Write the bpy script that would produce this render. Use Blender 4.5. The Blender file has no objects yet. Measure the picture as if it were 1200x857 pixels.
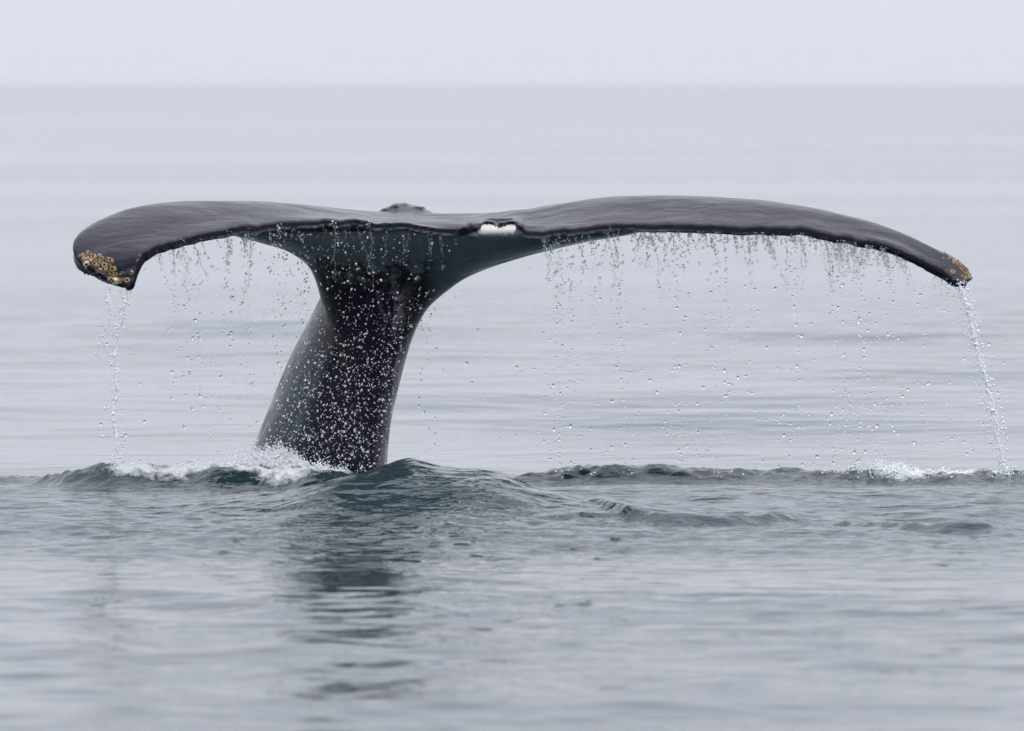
import bpy, bmesh, math, random
import numpy as np
from mathutils import Vector, Matrix
from mathutils.bvhtree import BVHTree

random.seed(11)
rng = np.random.default_rng(11)
S = bpy.context.scene
C = S.collection
R = math.radians

# ------------------------------------------------------------------ camera
W, HT = 1200.0, 857.0            # the photograph's own size: positions below were measured on it
F = 9882.0                       # focal length in those pixels (about 300 mm)
D, HC = 42.0, 2.04               # metres to the whale, eye height above the sea
HOR = 93.0                       # row of the horizon
PITCH = math.atan((HT / 2 - HOR) / F)
cd = bpy.data.cameras.new('camera')
cam = bpy.data.objects.new('camera', cd)
C.objects.link(cam)
cam.location = (0, -D, HC)
cam.rotation_euler = (math.pi / 2 - PITCH, 0, 0)
cd.sensor_width = 36.0
cd.lens = 36.0 * F / W
cd.clip_start, cd.clip_end = 0.5, 30000
cd.dof.use_dof = True
cd.dof.focus_distance = D - 0.2
cd.dof.aperture_fstop = 4.2
S.camera = cam
FWD = np.array([0, math.cos(PITCH), -math.sin(PITCH)])
UP = np.array([0, math.sin(PITCH), math.cos(PITCH)])
CAM = np.array([0, -D, HC])

def at(px, py, Y):
    """world point on the plane y = Y whose place in the photograph is (px, py)"""
    d = FWD + UP * ((HT / 2 - py) / F) + np.array([1, 0, 0]) * ((px - W / 2) / F)
    return CAM + d * ((Y + D) / d[1])

def project(P):
    v = P - CAM
    z = v @ FWD
    return W / 2 + F * v[..., 0] / z, HT / 2 - F * (v @ UP) / z

# ------------------------------------------------------------------ world and sun (overcast)
SUN_EL, SUN_AZ = R(60), R(120)
wd = bpy.data.worlds.new('World')
S.world = wd
wd.use_nodes = True
nt = wd.node_tree
bg = nt.nodes['Background']
bg.inputs['Strength'].default_value = 0.1
sky = nt.nodes.new('ShaderNodeTexSky')
sky.sky_type = 'NISHITA'
sky.sun_disc = False
sky.sun_elevation = SUN_EL
sky.sun_rotation = SUN_AZ
sky.air_density, sky.dust_density, sky.ozone_density = 1.0, 2.0, 1.0
hs = nt.nodes.new('ShaderNodeHueSaturation')
hs.inputs['Saturation'].default_value = 0.25
nt.links.new(sky.outputs[0], hs.inputs['Color'])
mx = nt.nodes.new('ShaderNodeMix')
mx.data_type = 'RGBA'
mx.inputs[0].default_value = 0.92            # the cloud deck hides most of the clear sky
mx.inputs[7].default_value = (6.78, 7.02, 7.82, 1)
nt.links.new(hs.outputs[0], mx.inputs[6])
# an even cloud deck: brightness grows smoothly from the horizon to the zenith, as under any overcast
tc = nt.nodes.new('ShaderNodeTexCoord')
sp = nt.nodes.new('ShaderNodeSeparateXYZ')
nt.links.new(tc.outputs['Generated'], sp.inputs[0])
ma = nt.nodes.new('ShaderNodeMath'); ma.operation = 'MULTIPLY_ADD'; ma.use_clamp = False
mz = nt.nodes.new('ShaderNodeMath'); mz.operation = 'MAXIMUM'; mz.inputs[1].default_value = 0.0
nt.links.new(sp.outputs[2], mz.inputs[0])
nt.links.new(mz.outputs[0], ma.inputs[0])
ma.inputs[1].default_value = 1.35; ma.inputs[2].default_value = 1.0
vm = nt.nodes.new('ShaderNodeVectorMath'); vm.operation = 'SCALE'
nt.links.new(mx.outputs[2], vm.inputs[0]); nt.links.new(ma.outputs[0], vm.inputs['Scale'])
nt.links.new(vm.outputs[0], bg.inputs['Color'])
sd = bpy.data.lights.new('sun', 'SUN')
sun = bpy.data.objects.new('sun', sd)
C.objects.link(sun)
sd.energy, sd.angle, sd.color = 0.8, R(40), (1, 0.985, 0.97)
sun.rotation_euler = Vector((math.sin(SUN_AZ) * math.cos(SUN_EL), math.cos(SUN_AZ) * math.cos(SUN_EL), math.sin(SUN_EL))).to_track_quat('Z', 'Y').to_euler()
S.view_settings.view_transform = 'Standard'
S.view_settings.look = 'None'
S.view_settings.exposure = 0.17
S.cycles.use_denoising = True
S.cycles.max_bounces = 10
S.cycles.transmission_bounces = 8
S.cycles.volume_bounces = 3
S.cycles.caustics_reflective = S.cycles.caustics_refractive = False

# ------------------------------------------------------------------ helpers
def noise2(x, y, seed=0):
    """gradient noise on arrays, about -0.7..0.7"""
    x = np.asarray(x, float); y = np.asarray(y, float)
    xi = np.floor(x).astype(np.int64); yi = np.floor(y).astype(np.int64)
    fx, fy = x - xi, y - yi
    def g(ix, iy, dx, dy):
        h = (ix * 374761393 + iy * 668265263 + seed * 1442695041) & 0xFFFFFFFF
        h = ((h ^ (h >> 13)) * 1274126177) & 0xFFFFFFFF
        h = h ^ (h >> 16)
        a = (h & 0xFFFF) / 65536.0 * 2 * np.pi
        return np.cos(a) * dx + np.sin(a) * dy
    u = fx * fx * fx * (fx * (fx * 6 - 15) + 10); v = fy * fy * fy * (fy * (fy * 6 - 15) + 10)
    a = g(xi, yi, fx, fy); b = g(xi + 1, yi, fx - 1, fy)
    c = g(xi, yi + 1, fx, fy - 1); d = g(xi + 1, yi + 1, fx - 1, fy - 1)
    return (a + (b - a) * u) * (1 - v) + (c + (d - c) * u) * v

def smooth(a, b, x):
    t = np.clip((x - a) / (b - a), 0, 1)
    return t * t * (3 - 2 * t)

def crom(P, n):
    """Catmull-Rom through the rows of P, n samples"""
    P = np.asarray(P, float)
    m = len(P)
    t = np.linspace(0, m - 1, n)
    i = np.minimum(t.astype(int), m - 2)
    f = (t - i)[:, None]
    p0, p1, p2, p3 = P[np.maximum(i - 1, 0)], P[i], P[i + 1], P[np.minimum(i + 2, m - 1)]
    return 0.5 * (2 * p1 + (p2 - p0) * f + (2 * p0 - 5 * p1 + 4 * p2 - p3) * f * f + (3 * p1 - p0 - 3 * p2 + p3) * f ** 3)

def mesh_np(name, V, faces, sm=True):
    """mesh from arrays; faces is an (n, k) array"""
    me = bpy.data.meshes.new(name)
    V = np.asarray(V, np.float32); faces = np.asarray(faces, np.int32)
    n, k = faces.shape
    me.vertices.add(len(V)); me.vertices.foreach_set('co', V.ravel())
    me.loops.add(n * k); me.loops.foreach_set('vertex_index', faces.ravel())
    me.polygons.add(n)
    me.polygons.foreach_set('loop_start', np.arange(0, n * k, k, dtype=np.int32))
    me.update(calc_edges=True)
    if sm:
        me.polygons.foreach_set('use_smooth', np.ones(n, bool))
    return me

def obj(name, me, mat=None, parent=None, **props):
    o = bpy.data.objects.new(name, me)
    C.objects.link(o)
    if mat and not me.materials:
        me.materials.append(mat)
    o.parent = parent
    for k, v in props.items():
        o[k] = v
    return o

def loft(rings):
    """closed loft: rings (m, n, 3), capped with fans"""
    rings = np.asarray(rings, float)
    m, n = rings.shape[:2]
    V = rings.reshape(-1, 3)
    a = np.arange(m - 1)[:, None] * n + np.arange(n)[None, :]
    b = np.arange(m - 1)[:, None] * n + (np.arange(n)[None, :] + 1) % n
    Q = np.stack([a, b, b + n, a + n], -1).reshape(-1, 4).tolist()
    V = np.vstack([V, rings[0].mean(0), rings[-1].mean(0)])
    c0, c1 = m * n, m * n + 1
    T = [[c0, (j + 1) % n, j] for j in range(n)] + [[c1, (m - 1) * n + j, (m - 1) * n + (j + 1) % n] for j in range(n)]
    return V, Q + T

class Nodes:
    def __init__(self, name):
        self.m = bpy.data.materials.new(name)
        self.m.use_nodes = True
        self.t = self.m.node_tree
        self.b = self.t.nodes['Principled BSDF']
        self.out = self.t.nodes['Material Output']
    def n(self, kind, **kw):
        x = self.t.nodes.new('ShaderNode' + kind)
        for k, v in kw.items():
            setattr(x, k, v)
        return x
    def l(self, a, b): self.t.links.new(a, b)
    def noise(self, scale, detail=4, rough=0.55, vec=None, dist=0.0):
        x = self.n('TexNoise')
        x.inputs['Scale'].default_value = scale; x.inputs['Detail'].default_value = detail
        x.inputs['Roughness'].default_value = rough; x.inputs['Distortion'].default_value = dist
        if vec is not None: self.l(vec, x.inputs['Vector'])
        return x.outputs['Fac']
    def pos(self, scale=(1, 1, 1), rot=(0, 0, 0)):
        g = self.n('TexCoord')
        m = self.n('Mapping')
        m.inputs['Scale'].default_value = scale; m.inputs['Rotation'].default_value = rot
        self.l(g.outputs['Object'], m.inputs['Vector'])
        return m.outputs[0]
    def ramp(self, fac, stops):
        x = self.n('ValToRGB')
        e = x.color_ramp.elements
        while len(e) < len(stops): e.new(0.5)
        for el, (p, c) in zip(e, stops):
            el.position = p
            el.color = (c, c, c, 1) if isinstance(c, (int, float)) else (*c, 1)
        self.l(fac, x.inputs[0])
        return x.outputs[0]
    def mix(self, fac, a, b):
        x = self.n('Mix', data_type='RGBA')
        for i, v in ((0, fac), (6, a), (7, b)):
            if isinstance(v, tuple): x.inputs[i].default_value = (*v, 1)
            elif isinstance(v, (int, float)): x.inputs[i].default_value = v
            else: self.l(v, x.inputs[i])
        return x.outputs[2]
    def math(self, op, a, b=0.5):
        x = self.n('Math', operation=op)
        for i, v in ((0, a), (1, b)):
            if isinstance(v, (int, float)): x.inputs[i].default_value = v
            else: self.l(v, x.inputs[i])
        return x.outputs[0]
    def attr(self, name):
        x = self.n('Attribute', attribute_name=name)
        return x.outputs['Fac']
    def bump(self, h, strength, dist, normal=None):
        x = self.n('Bump')
        x.inputs['Strength'].default_value = strength; x.inputs['Distance'].default_value = dist
        self.l(h, x.inputs['Height'])
        if normal is not None: self.l(normal, x.inputs['Normal'])
        return x.outputs[0]
    def set(self, **kw):
        for k, v in kw.items():
            s = self.b.inputs[k.replace('_', ' ')]
            if isinstance(v, tuple): s.default_value = (*v, 1) if len(v) == 3 else v
            elif isinstance(v, (int, float)): s.default_value = v
            else: self.l(v, s)

# ------------------------------------------------------------------ materials
def mat_sea():
    k = Nodes('sea_water')
    foam = k.attr('foam')
    bub = k.noise(38, 5, 0.65, k.pos((1, 0.55, 1)))
    lace = k.noise(17, 5, 0.6, k.pos((1, 0.6, 1)), 0.6)
    f = k.math('ADD', k.math('MULTIPLY', lace, 0.75), k.math('MULTIPLY', bub, 0.5))
    f = k.math('SUBTRACT', k.math('ADD', f, foam), 1.02)
    f = k.math('MULTIPLY', f, 4.0)
    clamp = k.n('Clamp'); k.l(f, clamp.inputs[0]); f = clamp.outputs[0]
    col = k.mix(f, (0.012, 0.029, 0.034), (0.76, 0.78, 0.80))
    rough = k.math('ADD', k.math('ADD', k.math('MULTIPLY', f, 0.5), 0.03), k.math('MULTIPLY', k.attr('chop'), 0.08))
    h1 = k.noise(2.2, 3, 0.5, k.pos((0.55, 1.0, 1)))
    h2 = k.noise(14, 3, 0.55, k.pos((0.5, 1.0, 1), (0, 0, 0.15)), 0.3)
    patch = k.ramp(k.noise(0.06, 3, 0.5, k.pos((0.35, 0.8, 1))), [(0.35, 0.2), (0.65, 1.0)])
    b1 = k.n('Bump'); b1.inputs['Distance'].default_value = 0.15
    k.l(k.math('MULTIPLY', patch, k.attr('ruffle')), b1.inputs['Strength']); k.l(h1, b1.inputs['Height'])
    n1 = b1.outputs[0]
    chop = k.attr('chop')
    b2 = k.n('Bump'); b2.inputs['Distance'].default_value = 0.018
    k.l(chop, b2.inputs['Strength']); k.l(h2, b2.inputs['Height']); k.l(n1, b2.inputs['Normal'])
    n3 = k.bump(k.math('MULTIPLY', bub, f), 1.0, 0.03, b2.outputs[0])
    k.set(Base_Color=col, Roughness=rough, IOR=1.333, Normal=n3)
    return k.m

def mat_skin():
    k = Nodes('wet_whale_skin')
    p = k.pos()
    pale, mott, white = k.attr('pale'), k.attr('mottle'), k.attr('white')
    n = k.noise(3.5, 5, 0.6, p, 0.4)
    fine = k.noise(40, 4, 0.6, p)
    scr = k.noise(6, 5, 0.7, k.pos((1.2, 9, 5), (0, 0, 0.25)))
    base = k.mix(n, (0.0002, 0.0008, 0.0070), (0.0010, 0.0022, 0.0110))
    grey = k.mix(n, (0.100, 0.150, 0.165), (0.155, 0.200, 0.210))
    col = k.mix(pale, base, grey)
    mask = k.ramp(k.noise(16, 5, 0.65, k.pos((1, 1, 0.45)), 0.6), [(0.47, 0.0), (0.56, 1.0)])
    col = k.mix(k.attr('top_sheen'), col, k.mix(n, (0.010, 0.0100, 0.014), (0.050, 0.049, 0.059)))  # lighter colour on upward faces stands in for reflected sky
    sheen_patch = k.ramp(k.noise(2.4, 6, 0.7, k.pos((0.8, 3.2, 2), (0, 0, 0.2)), 0.8), [(0.54, 0.0), (0.66, 1.0)])  # light patches painted in place of wet highlights on the fluke top
    col = k.mix(k.math('MULTIPLY', k.math('MULTIPLY', sheen_patch, k.attr('top_sheen')), 0.5), col, (0.115, 0.112, 0.125))
    col = k.mix(k.math('MULTIPLY', mask, mott), col, (0.20, 0.19, 0.22))
    line = k.ramp(scr, [(0.62, 0.0), (0.70, 1.0)])
    col = k.mix(k.math('MULTIPLY', line, 0.30), col, (0.10, 0.10, 0.105))
    wn = k.math('ADD', white, k.math('MULTIPLY', k.math('SUBTRACT', fine, 0.5), 0.7))
    wm = k.ramp(wn, [(0.35, 0.0), (0.75, 1.0)])
    col = k.mix(wm, col, (0.58, 0.56, 0.51))
    rough = k.math('ADD', k.ramp(k.noise(4.0, 4, 0.6, k.pos((0.6, 2.2, 2)), 0.6), [(0.35, 0.0), (0.65, 0.30)]), 0.10)
    h = k.math('ADD', k.math('MULTIPLY', scr, 0.35), k.math('MULTIPLY', fine, 0.35))
    und = k.noise(5, 4, 0.55, k.pos((0.7, 1.3, 1.3)), 0.7)
    bu = k.n('Bump'); bu.inputs['Distance'].default_value = 0.026
    k.l(k.math('ADD', k.math('MULTIPLY', k.attr('top_sheen'), 0.35), 0.15), bu.inputs['Strength']); k.l(und, bu.inputs['Height'])
    bf = k.n('Bump'); bf.inputs['Distance'].default_value = 0.010
    k.l(k.math('ADD', k.math('MULTIPLY', k.attr('top_sheen'), 0.35), 0.12), bf.inputs['Strength']); k.l(h, bf.inputs['Height']); k.l(bu.outputs[0], bf.inputs['Normal'])
    nn = bf.outputs[0]
    k.set(Base_Color=col, Roughness=rough, IOR=1.25, Normal=nn)
    return k.m

def mat_simple(name, col, rough, **kw):
    k = Nodes(name)
    k.set(Base_Color=col, Roughness=rough, **kw)
    return k.m

def mat_shell():
    k = Nodes('barnacle_shell')
    oi = k.n('ObjectInfo')
    c = k.ramp(oi.outputs['Random'], [(0.0, (0.34, 0.20, 0.075)), (0.6, (0.50, 0.35, 0.17)), (1.0, (0.78, 0.70, 0.56))])
    c = k.mix(k.noise(120, 3), c, (0.16, 0.10, 0.05))
    k.set(Base_Color=c, Roughness=0.28)
    return k.m

def mat_water(name, rough=0.0):
    k = Nodes(name)
    k.set(Base_Color=(0.96, 0.98, 0.98), Roughness=rough, IOR=1.333, Transmission_Weight=1.0)
    return k.m

def mat_froth(name, trans):
    """white aerated water"""
    k = Nodes(name)
    k.set(Base_Color=(0.93, 0.94, 0.95), Roughness=0.3, IOR=1.333, Transmission_Weight=trans)
    return k.m

M_SEA, M_SKIN, M_SHELL = mat_sea(), mat_skin(), mat_shell()
M_HOLE = mat_simple('barnacle_mouth', (0.05, 0.022, 0.018), 0.6)
M_DROP, M_FROTH, M_STREAM = mat_water('clear_water'), mat_froth('froth', 0.0), mat_froth('whitened_water', 0.3)

# ------------------------------------------------------------------ the sea: one sheet to the horizon
def spread(dense, step_out, growth, far):
    out, s, x = [], step_out, dense
    while x < far:
        s *= growth; x += s; out.append(x)
    return out
xs = list(np.arange(-2.9, 2.9001, 0.0105))
ext = spread(2.9, 0.0105, 1.17, 6000)
xs = np.array([-e for e in reversed(ext)] + xs + ext)
ys = list(np.arange(-4.5, 1.6, 0.018))
mid = list(np.arange(-18, -4.5, 0.042))
back = [1.6]; s = 0.02
while back[-1] < 8000:
    s = min(s * 1.02, 0.10) if back[-1] < 24 else s * 1.09
    back.append(back[-1] + s)
front = [-e for e in reversed(spread(18, 0.05, 1.2, 6000))]
ys = np.array(front + mid + ys + back)
X, Y = np.meshgrid(xs, ys)

def lvl(py):            # depth y at which the calm sea shows at row py
    return HC * F / (py - HOR) - D

RIDGE = {}
def ridge(name, rows, wf, wb, p=2.0, wob=0.05, seed=3):
    """rows: (px, y of crest, height). A wave crest, steep towards the viewer by wf and away by wb."""
    a = np.array(rows, float)
    xx = (a[:, 0] - W / 2) * (D + a[:, 1]) / F
    yc = np.interp(X, xx, a[:, 1]) + wob * noise2(X * 2.3, X * 0 + 0.5, seed) + wob * 0.5 * noise2(X * 6, X * 0 + 0.5, seed + 1)
    h = np.interp(X, xx, a[:, 2]) * (1 + 0.35 * noise2(X * 3.1, X * 0 + 0.3, seed + 2))
    d = Y - yc
    r = np.where(d < 0, np.exp(-np.abs(d / wf) ** p), np.exp(-np.abs(d / wb) ** p)) * (np.abs(X) < 5)
    RIDGE[name] = r * np.minimum(1, h / 0.05)
    return h * r

dist = np.sqrt(X ** 2 + (Y + D) ** 2)
Z = np.zeros_like(X)
# long low swell with many directions
for i in range(26):
    lam = 0.9 * 1.16 ** i if i < 20 else 1.6 + 0.5 * (i - 20)
    th = math.pi / 2 + rng.normal(0, 0.5)
    amp = 0.0015 * lam ** 0.8 if lam < 2.5 else (0.0085 if lam < 8 else 0.00065 * lam)
    cell = np.gradient(ys)
    fade = np.clip(lam / (6 * cell) - 0.3, 0, 1)[:, None] * np.clip(lam * 1.4 / (4 * np.gradient(xs)) - 0.3, 0, 1)[None, :]
    ph = rng.uniform(0, 2 * math.pi)
    calm = 1 - 0.95 * smooth(1.0, 2.2, Y) * (lam < 2.5) - 0.7 * smooth(-4, -9, Y) * (lam >= 2.5)
    Z += amp * fade * calm * np.sin((np.cos(th) * X + np.sin(th) * Y) * 2 * math.pi / lam + ph + 1.5 * noise2(X / (lam * 3), Y / (lam * 3), 60 + i))
near = np.exp(-(np.maximum(0, np.abs(X) - 2.6) / 1.5) ** 2)
Z *= 0.55 + 0.45 * smooth(3, 10, np.abs(Y + 2))

Z += ridge('left', [(-60, 0.3, 0.05), (30, 0.3, 0.03), (75, -0.20, 0.055), (130, -0.28, 0.095), (190, -0.28, 0.095), (240, -0.34, 0.085), (300, -0.40, 0.085), (360, -0.5, 0.085), (430, -0.5, 0.05), (500, -0.2, 0.0)], 0.16, 0.45, 2.0, 0.14, 5) * 1.15
Z += ridge('main', [(220, -1.7, 0.0), (320, -1.75, 0.035), (390, -1.65, 0.09), (440, -1.55, 0.14), (485, -1.5, 0.175), (530, -1.55, 0.168), (585, -1.65, 0.13), (640, -1.85, 0.075), (700, -2.1, 0.03), (780, -2.2, 0.0)], 0.95, 0.55, 2.3, 0.10, 9)
Z += ridge('right', [(480, 0.35, 0.0), (560, 0.35, 0.03), (640, 0.3, 0.065), (720, 0.3, 0.092), (790, 0.3, 0.082), (860, 0.3, 0.062), (950, 0.3, 0.060), (1020, 0.25, 0.045), (1080, 0.2, 0.032), (1130, 0.1, 0.045), (1200, 0.1, 0.055), (1300, 0.1, 0.05)], 0.145, 0.35, 1.8, 0.14, 15)
Z += ridge('arc', [(680, -2.0, 0.0), (705, -2.2, 0.03), (740, -2.8, 0.045), (790, -3.05, 0.05), (850, -3.0, 0.042), (900, -2.75, 0.038), (950, -2.4, 0.0)], 0.10, 0.55, 1.6, 0.08, 25)
Z += ridge('arc2', [(960, -2.6, 0.0), (1000, -3.0, 0.014), (1060, -3.5, 0.032), (1110, -3.85, 0.05), (1160, -3.85, 0.048), (1190, -3.6, 0.02), (1230, -3.4, 0.0)], 0.10, 0.5, 1.6, 0.06, 29)
Z += ridge('arc3', [(-40, -1.3, 0.012), (60, -1.5, 0.012), (200, -1.9, 0.008), (300, -2.2, 0.006), (380, -2.6, 0.014), (470, -3.2, 0.030), (540, -3.0, 0.020), (600, -2.8, 0.0)], 0.16, 0.5, 1.7, 0.08, 33)
Z += ridge('back', [(560, -0.9, 0.0), (640, -0.9, 0.025), (740, -0.8, 0.030), (860, -0.8, 0.022), (980, -0.9, 0.025), (1100, -0.9, 0.02), (1220, -0.8, 0.02)], 0.3, 0.5, 1.7, 0.15, 37)
# short-crested wavelets everywhere the sheet is fine enough to carry them
fine = np.clip(0.22 / np.gradient(ys), 0, 3)[:, None] * np.ones_like(X) * np.exp(-(np.maximum(0, np.abs(X) - 3.2) / 3.0) ** 2)
ux = X + 0.3 * noise2(X * 0.7, Y * 0.7, 75); uy = Y + 0.3 * noise2(X * 0.6, Y * 0.6, 76)
gust = (1 - 0.55 * smooth(1.0, 2.2, Y)) * (0.75 + 0.6 * noise2(X * 0.25, Y * 0.12, 77))
Z += np.clip(fine - 1.0, 0, 1) * gust * (0.016 * noise2(ux * 0.9, uy * 1.2, 78) + 0.008 * noise2(ux * 1.9, uy * 2.6, 79))
Z += np.clip(fine - 2.0, 0, 1) * gust * 0.0030 * noise2(ux * 3.8, uy * 5.0, 80)
# chop around the whale
zone = smooth(-9.5, -3.5, Y) * (1 - smooth(1.0, 2.6, Y)) * near
wobble = 0.5 * noise2(X * 0.8, Y * 0, 72)
inner = smooth(-8.3 + wobble, -4.3 + wobble, Y) * (1 - smooth(0.3, 1.2, Y)) * near
fore = (0.85 + 0.5 * smooth(-12, -9.5, Y)) * (1 - smooth(-8.9 + wobble, -7.9 + wobble, Y)) * smooth(-18, -16, Y) * near
wx = X + 0.15 * noise2(X * 1.3, Y * 1.3, 70); wy = Y + 0.2 * noise2(X * 1.1, Y * 0.9, 71)
Z += zone * 0.010 * noise2(wx * 1.6, wy * 2.2, 41)
Z += zone * 0.0085 * noise2(wx * 3.0, wy * 4.5, 42) + inner * (0.010 + 0.008 * smooth(-1.5, -3.5, Y)) * noise2(wx * 2.4, wy * 4.2, 51)
Z += inner * 0.0100 * (0.35 - np.abs(noise2(wx * 4.0, wy * 7.0, 43))) * 2
Z += inner * (0.0042 + 0.004 * smooth(-2.0, -3.5, Y)) * noise2(wx * 8, wy * 14, 44)
crest = np.maximum(RIDGE['right'], RIDGE['left'])
Z += crest * (0.018 * noise2(wx * 9, wy * 9, 45) + 0.014 * noise2(wx * 19, wy * 19, 46) + 0.006 * noise2(wx * 34, wy * 30, 55))
Z += 1.7 * fore * (0.010 * noise2(wx * 1.7, wy * 3.2, 52) + 0.0060 * noise2(wx * 3.4, wy * 6.0, 53))
# streaks running down the main hump to the right
sx, sy = X * 0.90 + Y * 0.44, -X * 0.44 + Y * 0.90
rm = RIDGE['main'] * smooth(-0.9, 0.2, X)
Z += rm * 0.020 * (0.3 - np.abs(noise2(sx * 1.3, sy * 4.5, 47)))
Z += RIDGE['main'] * 0.006 * noise2(sx * 4, sy * 14, 48)

PXL = W / 2 + F * X / (D + Y)
foam = np.zeros_like(X)
def blot(px, y, rx, ry, a):
    global foam
    foam = np.maximum(foam, a * np.exp(-((PXL - px) / rx) ** 2 - ((Y - y) / ry) ** 2))
blot(310, 0.35, 110, 0.55, 0.9); blot(160, -0.30, 60, 0.14, 0.78); blot(345, -0.42, 58, 0.22, 0.82)
blot(245, -0.25, 70, 0.22, 0.78); blot(1060, 0.22, 50, 0.24, 0.85); blot(1120, 0.2, 50, 0.2, 0.75)
blot(440, 0.1, 60, 0.3, 0.5)
boil = 0.095 * np.exp(-((PXL - 316) / 42) ** 2 - ((Y - 0.02) / 0.22) ** 2) + 0.026 * np.exp(-((PXL - 1040) / 34) ** 2 - ((Y - 0.24) / 0.10) ** 2) + 0.03 * np.exp(-((PXL - 380) / 40) ** 2 - ((Y + 0.15) / 0.2) ** 2)
rag = np.abs(noise2(X * 7, Y * 7, 49)) + 0.6 * np.abs(noise2(X * 17, Y * 15, 50)) + 0.35 * np.abs(noise2(X * 38, Y * 26, 54))
Z += boil * (0.35 + 1.5 * rag) + foam * 0.045 * rag
blot(205, -0.30, 60, 0.10, 0.80); blot(300, -0.38, 45, 0.10, 0.80); blot(385, -0.35, 40, 0.14, 0.80)
foam = np.maximum(foam, smooth(0.004, 0.03, boil) * 0.95)
ruffle = 0.24 + 0.36 * smooth(1.0, 4.0, Y) + 0.4 * smooth(8.0, 30.0, Y)
chop = 0.08 + 0.50 * inner + 0.15 * zone + 0.08 * fore

nr, nc = X.shape
V = np.stack([X, Y, Z], -1).reshape(-1, 3)
i = (np.arange(nr - 1)[:, None] * nc + np.arange(nc - 1)[None, :]).ravel()
sea_me = mesh_np('sea', V, np.stack([i, i + 1, i + nc + 1, i + nc], -1))
for nm, arr in (('foam', foam), ('ruffle', ruffle), ('chop', np.clip(chop, 0, 1))):
    a = sea_me.attributes.new(nm, 'FLOAT', 'POINT')
    a.data.foreach_set('value', arr.ravel().astype(np.float32))
obj('sea', sea_me, M_SEA, kind='structure', label='calm pale grey sea with dark teal wavelets round the tail', category='sea')

def sea_z(x, y):
    j = np.clip(np.searchsorted(xs, x), 1, nc - 1); i = np.clip(np.searchsorted(ys, y), 1, nr - 1)
    return Z[i, j]

# ------------------------------------------------------------------ the whale's tail: one continuous skin
# fluke stations across the photo: (crest px, py), (trailing edge px, py), trailing edge depth, chord, rim radius
ST = [
 ((146,338),(148,338), -0.86, 0.05, .008), ((130,333),(155,332), -0.86, 0.09, .016), ((112,324),(158,323), -0.85, 0.12, .020),
 ((99,314),(160,315), -0.84, 0.16, .020), ((90,302),(163,308), -0.83, 0.22, .019), ((87,288),(167,301.5), -0.81, 0.28, .017),
 ((93,275),(175,295.5), -0.78, 0.36, .015), ((107,264),(189,290), -0.75, 0.44, .014), ((128,253.5),(207,284.5), -0.71, 0.52, .013),
 ((152,245),(228,279.5), -0.66, 0.60, .013), ((182,239),(250,275), -0.62, 0.68, .013), ((216,236),(275,271), -0.57, 0.75, .013),
 ((255,235.5),(303,267.5), -0.52, 0.82, .012), ((300,236),(332,265), -0.47, 0.88, .012), ((345,239),(362,263), -0.43, 0.94, .011),
 ((390,243.5),(393,262), -0.40, 1.00, .010), ((420,246.5),(416,261), -0.38, 1.04, .010), ((445,248),(440,265), -0.37, 1.06, .010),
 ((480,248.5),(473,265.5), -0.36, 1.08, .010), ((515,250),(510,271), -0.34, 1.08, .010), ((540,250),(540,273), -0.30, 1.06, .012),
 ((556,250),(556,268), -0.24, 1.0, .012), ((575,250.5),(575,262), -0.14, 0.92, .010), ((595,249),(595,261), -0.14, 0.92, .010),
 ((611,246.5),(609,266), -0.28, 1.02, .012), ((622,244.5),(616,274.5), -0.33, 1.04, .012), ((637,241.5),(630,275.5), -0.34, 1.04, .011),
 ((662,238),(652,273), -0.35, 1.03, .011), ((690,233.5),(682,269.5), -0.35, 1.01, .011), ((720,230.5),(716,267.5), -0.36, 0.98, .012),
 ((752,229.3),(748,267.5), -0.36, 0.94, .012), ((790,229),(785,266.8), -0.37, 0.90, .013), ((826,230.3),(820,267), -0.38, 0.85, .013),
 ((862,232.5),(855,269), -0.39, 0.79, .013), ((898,235),(890,270.5), -0.40, 0.73, .013), ((930,239.5),(922,270.5), -0.42, 0.66, .013),
 ((962,245.5),(950,272), -0.43, 0.59, .013), ((992,252.5),(978,278), -0.44, 0.52, .013), ((1018,259),(1004,283), -0.45, 0.45, .013),
 ((1042,267),(1026,287.5), -0.46, 0.38, .014), ((1063,275.5),(1048,292.5), -0.46, 0.32, .014), ((1082,284.5),(1068,301), -0.46, 0.26, .015),
 ((1099,293),(1086,310), -0.46, 0.21, .016), ((1114,300),(1101,318), -0.46, 0.17, .017), ((1127,308.5),(1112,325.5), -0.46, 0.13, .017),
 ((1136,319),(1122,331.5), -0.46, 0.09, .013), ((1138,328),(1131,334.5), -0.46, 0.05, .008)]
st = crom([[*a, *b, y, c, r] for a, b, y, c, r in ST], 420)
rings = []
NP = 44
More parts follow.
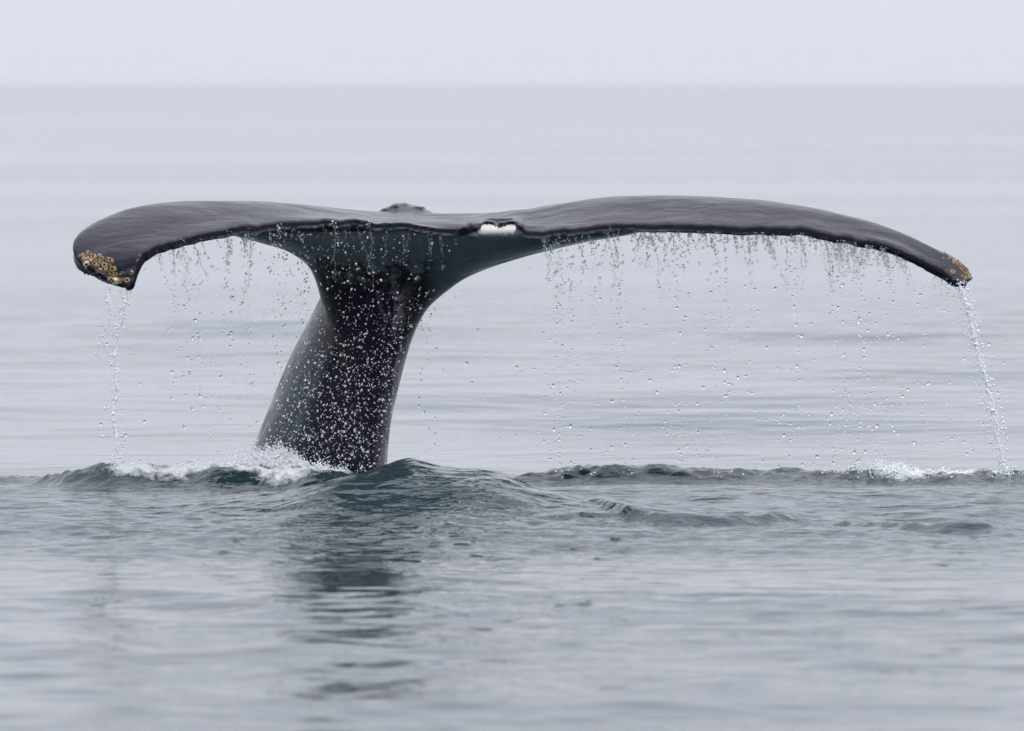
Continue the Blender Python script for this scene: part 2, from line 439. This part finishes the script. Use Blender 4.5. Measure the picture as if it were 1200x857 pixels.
for k, (cx, cy, tx, ty, yt, ch, rr) in enumerate(st):
    wob = 0.008 * float(noise2(k * 0.09, 0.5, 81)) + 0.007 * float(noise2(k * 0.27, 0.5, 82)) + 0.004 * float(noise2(k * 0.6, 0.5, 83))
    u = k / (len(st) - 1)
    edge = min(1, u * 14, (1 - u) * 14)
    T = at(tx, ty, yt); T[2] += wob * edge; T[1] += wob * 2 * edge
    mid = math.exp(-((cx - 480) / 130) ** 2)            # the flat saddle between the flukes
    Cc = at(cx, cy, yt + ch * (0.55 + 0.27 * mid))
    th = 0.05 * ch + 0.012
    tf = float(smooth(0.0, 0.13, u) * smooth(0.0, 0.10, 1 - u))    # the drop behind the crest dies out at the tips
    L = at(cx, cy, yt + ch) + np.array([0, 0, -(0.035 * ch + 0.010 + rr * 0.8) * tf])
    up = np.array([0, 0, 1.0])
    P = Cc - T
    m1, m2 = T + P * 0.30 + up * (0.022 * ch + rr * .5) * (1 - .75 * mid), T + P * 0.65 + up * 0.040 * ch * (1 - .8 * mid)
    rr = rr * 1.8
    f1 = T + np.array([0, 0.014, -rr * 1.1])
    top = [T + np.array([0, -0.004, -0.55 * rr]), T + np.array([0, -0.003, 0.5 * rr]), T + np.array([0, 0.014, rr * 1.1]), m1, m2, Cc, Cc * 0.4 + L * 0.6 + up * (0.020 * ch), L]
    b1, b2 = T * 0.55 + L * 0.45, T * 0.25 + L * 0.75
    bz = min(T[2], L[2])
    b1[2] = bz - 0.0 * ch - rr * 0.4; b2[2] = bz - 0.004
    if u < 0.12 or u > 0.9:                       # the curled tips are blunt and thick
        q = 1.0
        q = min(0.016, ch * 0.06); b1[2] = (T[2] * 0.55 + L[2] * 0.45) - q; b2[2] = (T[2] * 0.25 + L[2] * 0.75) - q
    ctl = top + [L + np.array([0, -0.004, -rr * tf - 0.003]), b2, b1, f1]
    c = np.vstack([ctl[-1], ctl, ctl[0], ctl[1]])
    m = len(ctl)
    t = np.linspace(0, m, NP, endpoint=False)
    ii = t.astype(int); f = (t - ii)[:, None]
    p0, p1, p2, p3 = c[ii], c[ii + 1], c[ii + 2], c[np.minimum(ii + 3, len(c) - 1)]
    rings.append(0.5 * (2 * p1 + (p2 - p0) * f + (2 * p0 - 5 * p1 + 4 * p2 - p3) * f * f + (3 * p1 - p0 - 3 * p2 + p3) * f ** 3))
parts = [loft(rings)]

def column(rows, n=72, samples=180, e=2.2, e_top=None):
    """stack of oval sections: (row py, left px, right px, front y, back y, skew of the front along x)"""
    a = crom(rows, samples)
    rr = []
    for py, l, r, yf, yb, sk in a:
        ym = (yf + yb) / 2
        A, B = at(l, py, ym), at(r, py, ym)
        t = np.linspace(0, 2 * math.pi, n, endpoint=False)
        c, s_ = np.cos(t), np.sin(t)
        q = e if e_top is None else e + (e_top - e) * float(1 - smooth(275, 330, py))
        ux = np.sign(c) * np.abs(c) ** (2 / q); uy = np.sign(s_) * np.abs(s_) ** (2 / q)
        x = (A[0] + B[0]) / 2 + (B[0] - A[0]) / 2 * ux + 0 * uy
        y = ym + (yb - yf) / 2 * uy - sk * ux
        rr.append(np.stack([x, y, np.full(n, A[2])], -1))
    return loft(rr)
# front of the stock, flaring into the underside of the flukes
parts.append(column([(254, 330, 640, 0.10, 0.45, 0), (261, 300, 700, -0.22, 0.45, 0), (266, 264, 760, -0.30, 0.45, 0), (274, 268, 742, -0.31, 0.5, 0), (283, 300, 690, -0.27, 0.52, 0), (292, 331, 650, -0.21, 0.54, 0),
  (301, 348, 615, -0.13, 0.56, 0), (312, 361, 580, -0.04, 0.58, 0), (325, 368, 548, 0.05, 0.6, 0), (340, 373, 526, 0.09, 0.62, 0),
  (361, 378.5, 502, 0.12, 0.65, 0), (388, 384, 487, 0.14, 0.7, 0), (418, 388, 476.5, 0.15, 0.75, 0), (460, 388, 466, 0.15, 0.78, 0),
  (500, 388, 457.5, 0.14, 0.8, 0), (556, 388, 452.5, 0.12, 0.85, 0), (620, 385, 447, 0.10, 0.85, 0), (700, 380, 440, 0.10, 0.9, 0)], e_top=3.4))
# the deep stock behind it, leaning to the left as it goes down, its back showing above the flukes
parts.append(column([(239.5, 462, 478, 0.66, 0.86, 0.0), (242, 455, 490, 0.58, 0.92, 0.0), (246, 447, 500, 0.50, 0.96, 0.0), (252, 438, 508, 0.38, 1.0, 0.0), (270, 422, 498, 0.30, 1.0, 0.0),
  (300, 402, 490, 0.26, 1.02, 0), (330, 385, 485, 0.26, 1.04, 0.02), (352, 373.5, 480, 0.26, 1.06, 0.03), (376, 361.5, 476, 0.25, 1.08, 0.04),
  (418, 340, 466, 0.22, 1.12, 0.05), (475, 316, 455, 0.20, 1.16, 0.06), (531, 293.5, 448, 0.16, 1.20, 0.06), (600, 264, 440, 0.12, 1.25, 0.06), (700, 222, 432, 0.10, 1.3, 0.06)], e=2.0))
# torn flesh at the notch
def lump(px, py, y, rx, ry, rz):
    bm = bmesh.new()
    bmesh.ops.create_icosphere(bm, subdivisions=3, radius=1)
    o = at(px, py, y)
    vs = np.array([v.co[:] for v in bm.verts])
    vs = vs * (1 + 0.5 * noise2(vs[:, 0] * 2 + px, vs[:, 2] * 2, 91)[:, None]) * np.array([rx, ry, rz]) + o
    fs = [[v.index for v in f.verts] for f in bm.faces]
    bm.free()
    return vs, fs
for a in [(552, 270, -0.29, .050, .06, .040), (545, 268, -0.30, .03, .05, .02), (558, 264, -0.27, .03, .05, .016), (610, 266, -0.27, .022, .06, .022),
          (573, 260.5, -0.23, .035, .05, .010), (588, 262, -0.27, .014, .04, .013), (599, 260, -0.23, .03, .05, .009), (463, 242.5, 0.66, .030, .09, .018), (474, 241.5, 0.70, .030, .09, .017), (488, 244, 0.68, .04, .10, .012), (453, 246, 0.62, .03, .08, .010)]:
    parts.append(lump(*a))
for x, y in [(101,308),(107,314.5),(114,320),(121,324),(129,327.5),(137,330.5),(145,331.5),(151,328)]:
    parts.append(lump(x, y, -0.81, .022, .04, .021))
AV, AF, off = [], [], 0
for v, f in parts:
    AV.append(v); AF += [[q + off for q in t] for t in f]; off += len(v)
raw = bpy.data.meshes.new('tail_raw')
raw.from_pydata(np.vstack(AV).tolist(), [], AF)
tmp = bpy.data.objects.new('tail_raw', raw)
C.objects.link(tmp)
m = tmp.modifiers.new('r', 'REMESH'); m.mode = 'VOXEL'; m.voxel_size = 0.0066; m.use_smooth_shade = True
m = tmp.modifiers.new('s', 'SMOOTH'); m.factor = 0.5; m.iterations = 7
dg = bpy.context.evaluated_depsgraph_get()
tail_me = bpy.data.meshes.new_from_object(tmp.evaluated_get(dg))
bpy.data.objects.remove(tmp); bpy.data.meshes.remove(raw)
tail_me.name = 'tail'
n = len(tail_me.vertices)
TV = np.empty(n * 3, np.float32); tail_me.vertices.foreach_get('co', TV); TV = TV.reshape(-1, 3).astype(float)
px, py = project(TV)
Yt = TV[:, 1]
TN = np.empty(n * 3, np.float32); tail_me.vertices.foreach_get('normal', TN); TN = TN.reshape(-1, 3)
nz = noise2(px * 0.05, py * 0.05, 95); nf = noise2(px * 0.16, py * 0.16, 96)
low = np.interp(px, [330, 380, 420, 470, 500, 540, 600, 700], [300, 312, 320, 318, 312, 316, 330, 320])
pale = (1 - smooth(-10, 8, py - low - 34 * nz - 22 * nf)) * smooth(258, 264, py) * (Yt < 0.6) * (1 - smooth(0.0, 0.3, TN[:, 2]))
pale = np.maximum(pale, smooth(495, 520, px) * (py > 275) * (py < 400) * 0.8) * (px > 255) * (px < 770)
mott = np.exp(-((px - (472 - (py - 400) * 0.12)) / 11) ** 2) * smooth(380, 400, py) * (1 - 0.4 * smooth(480, 520, py))
mott = np.maximum(mott, np.exp(-((px - 462) / 16) ** 2 - ((py - 358) / 30) ** 2))
topw = np.interp(px, [558, 563, 568, 574, 579, 584, 590, 596, 600, 604, 608], [271, 266, 263.5, 263, 264, 268, 266, 264, 262.5, 264, 270])
wm = smooth(559, 565, px + 4 * nf) * (1 - smooth(601, 608, px + 4 * nf)) * smooth(-1.0, 1.2, py - topw + 2.5 * noise2(px * 0.45, py * 0.1, 97)) * (1 - smooth(269, 281, py - 3 * nf)) * (Yt < 0.25)
top_sheen = smooth(0.25, 0.55, TN[:, 2]) * (1 - (px > 436) * (px < 512) * (py < 249.5) * (Yt > 0.3))  # upward faces that get the painted sky sheen, without the hump behind
flank_sheen = 0.55 * (1 - smooth(-16, 12, px - np.interp(py, [352, 420, 560], [376, 384, 338]) + 8 * nz)) * (py > 340) * (Yt > 0.1) * (0.55 + 0.8 * noise2((px - 400) * 0.10 + (py - 340) * 0.042, py * 0.004, 98))  # left side painted paler, in streaks, for its grazing sky reflection
pale = np.maximum(pale, flank_sheen)
ro = np.argsort(st[:, 2])
pale = pale * smooth(2.5, 5.5, py - np.interp(px, st[ro, 2], st[ro, 3]))
for nm, arr in (('top_sheen', top_sheen), ('pale', pale), ('mottle', mott), ('white', wm)):
    a = tail_me.attributes.new(nm, 'FLOAT', 'POINT'); a.data.foreach_set('value', np.clip(arr, 0, 1).astype(np.float32))

whale = bpy.data.objects.new('humpback_whale', None)
C.objects.link(whale)
base = at(400, 560, 0.5); base[2] = 0
whale.location = base
whale['label'] = 'wet black whale tail with flukes spread above the sea'
whale['category'] = 'whale'
def child(o):
    o.parent = whale
    o.location = -Vector(base)
    return o
tail = child(obj('tail', tail_me, M_SKIN))

# barnacles on both fluke tips
bvh = BVHTree.FromPolygons([Vector(v) for v in TV], [tuple(p.vertices) for p in tail_me.polygons])
def barnacle_mesh():
    prof = [(1.0, -0.15), (0.95, 0.15), (0.76, 0.62), (0.58, 0.78), (0.42, 0.74), (0.34, 0.35)]
    n = 10
    V, Fq = [], []
    for k, (r, z) in enumerate(prof):
        for j in range(n):
            a = 2 * math.pi * j / n
            q = 1 + (0.10 if j % 2 else -0.06) * (k < 4)
            V.append((r * q * math.cos(a), r * q * math.sin(a), z))
    for k in range(len(prof) - 1):
        for j in range(n):
            Fq.append((k * n + j, k * n + (j + 1) % n, (k + 1) * n + (j + 1) % n, (k + 1) * n + j))
    V.append((0, 0, 0.2)); c = len(V) - 1; b = (len(prof) - 1) * n
    Fq += [(b + j, b + (j + 1) % n, c) for j in range(n)]
    me = bpy.data.meshes.new('barnacle')
    me.from_pydata(V, [], Fq)
    me.materials.append(M_SHELL); me.materials.append(M_HOLE)
    for i, p in enumerate(me.polygons):
        p.material_index = 1 if i >= (len(prof) - 2) * n else 0
    return me
B_ME = barnacle_mesh()
def barnacle(px, py, rad):
    p = at(px, py, 0)
    d = Vector(p - CAM).normalized()
    hit, nor, _, _ = bvh.ray_cast(Vector(CAM), d)
    if hit is None:
        hit, nor, _, _ = bvh.find_nearest(Vector(at(px, py, -0.6 if px < 600 else -0.42)))
    o = child(obj('barnacle', B_ME))
    nn = (nor + Vector((random.uniform(-.25, .25), random.uniform(-.25, .25), random.uniform(-.25, .25)))).normalized()
    q = nn.to_track_quat('Z', 'Y').to_matrix().to_4x4()
    o.matrix_basis = Matrix.Translation(hit - Vector(base)) @ q @ Matrix.Rotation(random.uniform(0, 6.28), 4, 'Z') @ Matrix.Diagonal((rad, rad * random.uniform(.85, 1.1), rad * random.uniform(.7, 1.2), 1))
LB = [(260,285,20),(190,335,32),(150,350,24),(300,318,20),(250,320,22),(340,362,44),(420,335,28),(240,385,46),(290,415,38),(350,395,30),(410,425,36),(450,380,34),(530,395,38),(575,415,42),
      (245,450,40),(355,465,44),(240,500,22),(450,440,34),(490,475,40),(430,525,30),(490,538,34),(560,475,26),(600,528,46),(548,548,24),(558,592,24),(625,606,40),(556,662,32),(630,682,44),
      (715,668,30),(790,675,38),(720,570,18),(695,592,16),(850,570,34),(955,340,18),(925,405,16),(422,630,12),(530,440,28),(400,480,22),(310,440,26),(580,640,26),(670,660,26),(200,380,22),(510,510,24),(760,655,22),(690,690,30)]
for x, y, r in LB:
    barnacle(80 + x / 11.43, 270 + y / 11.43, r / 11.43 * 0.00415 * 1.15)
RB = [(300,190,22),(335,205,22),(280,198,14),(320,180,14),(365,225,20),(395,245,24),(375,260,22),(425,270,20),(460,268,22),(440,300,30),(480,300,26),(430,325,20),(490,350,36),(515,320,24),(525,360,24),
      (475,335,20),(560,380,26),(540,410,30),(590,400,26),(610,430,28),(575,455,30),(620,460,24),(640,480,26),(600,490,26),(550,510,32),(655,525,28),(635,510,24),(615,405,20),(670,550,20),(590,520,22),(415,450,44),(230,190,14),(350,275,12),(500,390,20),(560,430,20)]
for x, y, r in RB:
    barnacle(1080 + x / 11.43, 280 + y / 11.43, r / 11.43 * 0.00415)

# ------------------------------------------------------------------ falling water
def ico(sub):
    bm = bmesh.new(); bmesh.ops.create_icosphere(bm, subdivisions=sub, radius=1)
    v = np.array([q.co[:] for q in bm.verts]); f = np.array([[q.index for q in t.verts] for t in bm.faces]); bm.free()
    return v, f
I1, I2 = ico(1), ico(2)
def drops(P, Rr, shape=I2, stretch=0.5):
    """many little drops in one mesh"""
    P = np.asarray(P, float); Rr = np.asarray(Rr, float)
    v, f = shape
    k = len(P)
    sc = np.stack([Rr * rng.uniform(1 - .3 * stretch, 1 + .5 * stretch, k), Rr, Rr * rng.uniform(1 - .4 * stretch, 1 + .9 * stretch, k)], -1)
    w = v[None] * sc[:, None, :]
    a = rng.uniform(-0.8, 0.8, k)[:, None]
    ca, sa = np.cos(a), np.sin(a)
    w = np.stack([w[..., 0] * ca + w[..., 2] * sa, w[..., 1], -w[..., 0] * sa + w[..., 2] * ca], -1)
    VV = (w + P[:, None, :]).reshape(-1, 3)
    FF = (f[None] + (np.arange(k) * len(v))[:, None, None]).reshape(-1, 3)
    return VV, FF

def strand(path, r0, r1, seed, beads=True):
    """a broken thread of water along photo points (px, py, y): thin tube with swellings"""
    r = np.random.default_rng(seed)
    m = max(8, int(sum(math.dist(path[i][:2], path[i + 1][:2]) for i in range(len(path) - 1)) / 1.6))
    a = crom(path, m)
    P = np.array([at(*q) for q in a])
    t = np.arange(m)
    P[:, 0] += 0.008 * noise2(t * 0.22, t * 0 + seed, seed) + 0.004 * noise2(t * 0.6, t * 0 + seed, seed + 1)
    P[:, 1] += 0.006 * noise2(t * 0.3, t * 0 + seed, seed + 2)
    rad = (r0 + (r1 - r0) * t / (m - 1)) * (1 + 0.9 * noise2(t * 0.3, t * 0 + 2.5, seed + 3))
    rad = np.maximum(rad, 0.0009)
    n = 7
    ang = np.linspace(0, 2 * math.pi, n, endpoint=False)
    rings = P[:, None, :] + np.stack([np.cos(ang), np.sin(ang), 0 * ang], -1)[None] * rad[:, None, None]
    return rings, P, rad

def tube_faces(rings):
    m, n = rings.shape[:2]
    a = np.arange(m - 1)[:, None] * n + np.arange(n)[None]
    b = np.arange(m - 1)[:, None] * n + (np.arange(n)[None] + 1) % n
    q = np.stack([a, b, b + n, a + n], -1).reshape(-1, 4)
    t = np.vstack([q[:, [0, 1, 2]], q[:, [0, 2, 3]]])
    V = np.vstack([rings.reshape(-1, 3), rings[0].mean(0), rings[-1].mean(0)])
    j = np.arange(n)
    caps = np.vstack([np.stack([np.full(n, m * n), (j + 1) % n, j], -1), np.stack([np.full(n, m * n + 1), (m - 1) * n + j, (m - 1) * n + (j + 1) % n], -1)])
    return V, np.vstack([t, caps])

def merge(pieces):
    VV, FF, o = [], [], 0
    for v, f in pieces:
        VV.append(v); FF.append(np.asarray(f) + o); o += len(v)
    return np.vstack(VV), np.vstack(FF)

rimx = st[:, 2]; order = np.argsort(rimx)
def rim(px):
    """row and depth of the fluke's trailing edge at px"""
    return float(np.interp(px, rimx[order], st[order, 3])), float(np.interp(px, rimx[order], st[order, 4]))

# frothy streams off both tips and the threads that stand out
def stream(name, path, r0, r1, seed, mat, label, group, spray=0, spread_px=5, ribs=1, width=0.8):
    pieces = []
    r = np.random.default_rng(seed)
    for q in range(ribs):
        rings, P, rad = strand(path, r0, r1, seed + 17 * q)
        m = len(P)
        t = np.arange(m)
        wig = width * .0042 * (0.4 + 0.6 * t / m)
        dx = wig * (np.sin(t * 0.16 + q * 2.1 + r.uniform(0, 6)) * 0.6 + 1.4 * noise2(t * 0.12, t * 0 + q, seed + q))
        j = 0
        while j < m - 3:
            ln = int(r.integers(5, 26)) if ribs > 1 else m
            e = min(m, j + ln)
            if e - j > 3:
                k = np.linspace(0, 1, e - j)
                w = np.sqrt(np.clip(np.sin(np.pi * k), 0.02, 1))
                c = P[j:e].copy(); c[:, 0] += dx[j:e]
                rg = c[:, None, :] + (rings[j:e] - P[j:e][:, None, :]) * w[:, None, None]
                pieces.append(tube_faces(rg))
            j = e + int(r.integers(0, 3 if ribs > 1 else 7))
    if spray:
        k = r.integers(0, len(P), spray)
        Q = P[k] + np.stack([r.normal(0, spread_px * .0042, spray), r.normal(0, .012, spray), r.normal(0, .012, spray)], -1)
        pieces.append(drops(Q, np.clip(r.lognormal(math.log(.0021), .45, spray), .0010, .0048), I1, 1.3))
    v, f = merge(pieces)
    o = obj(name, mesh_np(name, v, f), mat, label=label, category='water stream', group=group)
    return o
G1 = 'frothy streams pouring off the fluke tips'
stream('water_stream', [(126,338,-.83),(128,352,-.85),(129,368,-.85),(122,388,-.85),(116,404,-.85),(115,420,-.85)], .0042, .0024, 201, M_FROTH, 'short white thread of water off the barnacled left tip, outer one', G1, 160, 3, 2, 1.3)
stream('water_stream', [(149,343,-.83),(147,352,-.85),(142,372,-.85),(138,392,-.85),(134,430,-.85),(137,462,-.85),(133,490,-.85),(136,520,-.85),(135,552,-.85)], .0052, .0038, 202, M_FROTH, 'long white water stream from the hooked left tip down to foam', G1, 600, 4.5, 4, 2.4)
stream('water_stream', [(1124,331,-.46),(1130,352,-.46),(1137,374,-.46),(1142,398,-.46),(1150,428,-.46),(1158,458,-.46),(1166,490,-.46),(1170,520,-.46),(1175,556,-.46)], .0064, .0038, 203, M_FROTH, 'broad frothy water stream pouring off the drooping right tip', G1, 1400, 6, 6, 3.4)
G2 = 'thin water threads hanging from the flukes'
TH = [([(213,283),(216,298),(218,318),(216,336)], 'thin water thread under the left fluke nearest its hooked tip', 0),
      ([(290,268),(294,284),(293,304),(290,326),(287,342)], 'beaded water thread where the left fluke underside meets pale water', 0),
      ([(266,273),(267,288),(266,308)], 'short clear thread between two longer threads under left fluke', 0),
      ([(431,262),(436,282),(435,300),(430,318)], 'bright white trickle down the dark underside above the stock', 1),
      ([(392,262),(394,280),(391,300),(393,322)], 'broken trickle on the dark underside left of the bright trickle', 1),
      ([(326,266),(334,276),(338,288)], 'short slanting trickle on the left fluke root', 1),
      ([(637,276),(640,292),(644,312),(643,330)], 'dotted water thread just right of the torn white notch', 0),
      ([(712,268),(715,288),(719,312),(722,336)], 'lone long thread under the right fluke before the dense fringe', 0),
      ([(967,274),(970,296),(972,320),(975,342)], 'long beaded thread under the right fluke beyond the fringe', 0),
      ([(1004,282),(1004,300),(1006,322)], 'fine thread under the outer right fluke beside the longest one', 0),
      ([(1033,290),(1038,306),(1043,326)], 'slanting thread nearest the barnacled right tip', 0),
      ([(989,440),(990,456),(996,470),(997,482),(993,496)], 'loose twisted strand of water falling free below right fluke', 2)]
for k, (pts, lab, kind) in enumerate(TH):
    yd = -0.45
    if kind == 0:
        yd = rim(pts[0][0])[1] + 0.0
    if kind == 1:
        hit = bvh.ray_cast(Vector(CAM), Vector(at(pts[-1][0], pts[-1][1], 0) - CAM).normalized())[0]
        path = []
        for x, y in pts:
            h = bvh.ray_cast(Vector(CAM), Vector(at(x, y, 0) - CAM).normalized())[0]
            path.append((x, y, (h.y if h else -0.3) - 0.012))
    else:
        path = [(x, y, yd) for x, y in pts]
    stream('water_thread', path, .0029, .0019, 300 + k, M_STREAM if kind == 1 else M_DROP, lab, G2, 90, 2.2, 1, 2.0)

# the fringe of short drips along the trailing edge
pieces = []
spots = list(np.concatenate([rng.uniform(180, 300, 18), rng.uniform(300, 540, 16), rng.uniform(640, 745, 14), rng.uniform(745, 835, 36), rng.normal(900, 22, 26), rng.normal(985, 24, 30), rng.uniform(828, 1060, 46), rng.uniform(1040, 1110, 8)]))
for k, x in enumerate(spots):
    y0, yd = rim(x)
    ln = float(rng.choice([5, 9, 14, 24, 38], p=[.2, .26, .26, .18, .1]))
    sl = rng.normal(0.12, 0.22) * ln
    rings, P, rad = strand([(x, y0 + 2, yd), (x + sl * .4, y0 + 2 + ln * .4, yd), (x + sl + rng.normal(0, 1.5), y0 + 2 + ln, yd)], .0026, .0013, 500 + k)
    pieces.append(tube_faces(rings))
    nb = int(ln * 0.7) + 2
    tt = rng.uniform(0.2, 1.8, nb)
    Q = [at(x + sl * t + rng.normal(0, 1.3), y0 + 2 + ln * t + rng.normal(0, 1), yd + rng.normal(0, .02)) for t in tt]
    pieces.append(drops(Q, np.abs(rng.normal(.0022, .0012, nb)) + .0011, I1))
v, f = merge(pieces)
obj('dripping_fringe', mesh_np('dripping_fringe', v, f), M_DROP, kind='stuff', label='fringe of short water drips along the dark trailing edge', category='dripping water')

# loose drops in the air
def rain(name, pts, radii, label, shape=I1, mat=None):
    v, f = drops(pts, radii, shape, 1.2)
    return obj(name, mesh_np(name, v, f), mat or M_DROP, kind='stuff', label=label, category='water drops')
def radius(n, mean=.0029, big=.06):
    r = np.abs(rng.lognormal(math.log(mean), 0.5, n))
    return np.clip(r * np.where(rng.random(n) < big, 1.7, 1.0), .0012, .0066)
def curtains(xs_, n, y_end, jit):
    P = []
    for _ in range(n):
        x0 = xs_[rng.integers(len(xs_))]
        y0, yd = rim(x0)
        t = rng.beta(1.0, 1.15)
        y = y0 + 8 + t * (y_end - y0 - 8)
        x = x0 + t * 14 * rng.normal(0.35, 0.6) + rng.normal(0, jit)
        P.append(at(x, y, yd + rng.normal(0, .05)))
    return P
cols = [222, 268, 286, 322, 334, 352, 358, 232, 205]
P = curtains(cols, 800, 520, 3.0) + [at(rng.uniform(110, 365), rng.uniform(300, 545), rng.normal(-.6, .15)) for _ in range(150)]
P += [at(145 + rng.normal(0, 16), rng.uniform(370, 545), -.85 + rng.normal(0, .05)) for _ in range(60)]
rain('falling_drops', P, radius(len(P)), 'sparse clear drops falling under the left fluke')
cols = [650, 655, 658, 668, 696, 722, 725, 775, 790, 800, 825, 838, 850, 880, 930, 935, 975, 982, 1006, 1010, 1034, 1045, 1080]
P = curtains(cols, 2000, 555, 3.2) + [at(480 + 700 * rng.beta(1.35, 0.95), 560 - 255 * rng.beta(1.0, 1.25), rng.normal(-.4, .15)) for _ in range(620)]
P += [at(1150 + rng.normal(0, 24), rng.uniform(360, 555), -.46 + rng.normal(0, .05)) for _ in range(70)]
P += [at(490 + rng.exponential(18), rng.uniform(340, 545), -.2 + rng.normal(0, .08)) for _ in range(80)]
rain('falling_drops', P, radius(len(P)), 'wide curtain of clear drops falling under the right fluke')
P = []
while len(P) < 2100:
    y = 556 - 215 * rng.beta(0.95, 1.5)
    l = np.interp(y, [350, 420, 530, 556], [376, 345, 300, 292]); r = np.interp(y, [350, 420, 556], [505, 474, 452])
    x = l + (r - l) * rng.beta(1.7, 1.4)
    P.append(at(x, y, rng.uniform(-.45, 0.02)))
for _ in range(230):
    P.append(at(rng.normal(410, 42), rng.uniform(272, 350), rng.uniform(-.5, -.36)))
rain('falling_drops', P, np.minimum(radius(len(P), .0019, .05), .0045), 'dense bright drops falling in front of the black tail stock', I1, M_STREAM)  # white in this material stands in for sky glints on the drops

# ------------------------------------------------------------------ white water
def froth(name, blobs, label):
    Ps, Rs = [], []
    for px_, y_, w_, d_, h_, n_ in blobs:
        for _ in range(n_):
            x = (px_ + rng.normal(0, w_) - W / 2) * (D + y_) / F
            y = y_ + rng.normal(0, d_)
            z0 = float(sea_z(x, y))
            t = rng.beta(0.9, 2.0)
            hh = h_ * (0.55 + 0.9 * abs(float(noise2(x * 9, y * 3, 101))))
            Ps.append((x, y, z0 + t * hh)); Rs.append(abs(rng.normal(.0018, .0012)) * (1 - .4 * t) + .0010)
    v, f = drops(Ps, Rs, I1, 1.0)
    return obj(name, mesh_np(name, v, f), M_FROTH, kind='stuff', label=label, category='white water')
froth('sea_froth', [(318, .0, 28, .10, .13, 4200), (350, -0.1, 26, .08, .08, 2600), (290, .1, 34, .12, .12, 2600), (240, .0, 34, .10, .05, 1200), (170, -0.1, 24, .06, .04, 400), (400, -.1, 30, .06, .05, 500), (135, -.1, 8, .05, .05, 160)], 'white froth boiling round the foot of the tail stock')
froth('sea_froth', [(1028, .25, 9, .06, .10, 420), (1050, .2, 16, .08, .05, 500), (990, .25, 12, .05, .05, 200), (1085, .2, 22, .08, .03, 350), (1176, .1, 8, .05, .04, 120)], 'small white splash on the low wave under right fluke')

# ------------------------------------------------------------------ haze
bm = bmesh.new()
bmesh.ops.create_cube(bm, size=1)
bmesh.ops.scale(bm, vec=(13000, 15000, 4.2), verts=bm.verts)
bmesh.ops.translate(bm, vec=(0, 1200, 0.9), verts=bm.verts)
hm = bpy.data.meshes.new('haze'); bm.to_mesh(hm); bm.free()
k = Nodes('haze_air')
k.t.nodes.remove(k.b)
vol = k.n('VolumePrincipled')
vol.inputs['Color'].default_value = (0.97, 0.98, 1.0, 1)
vol.inputs['Density'].default_value = 0.00012
k.l(vol.outputs[0], k.out.inputs['Volume'])
obj('haze', hm, k.m, kind='stuff', label='pale sea mist thickening towards the horizon', category='haze')
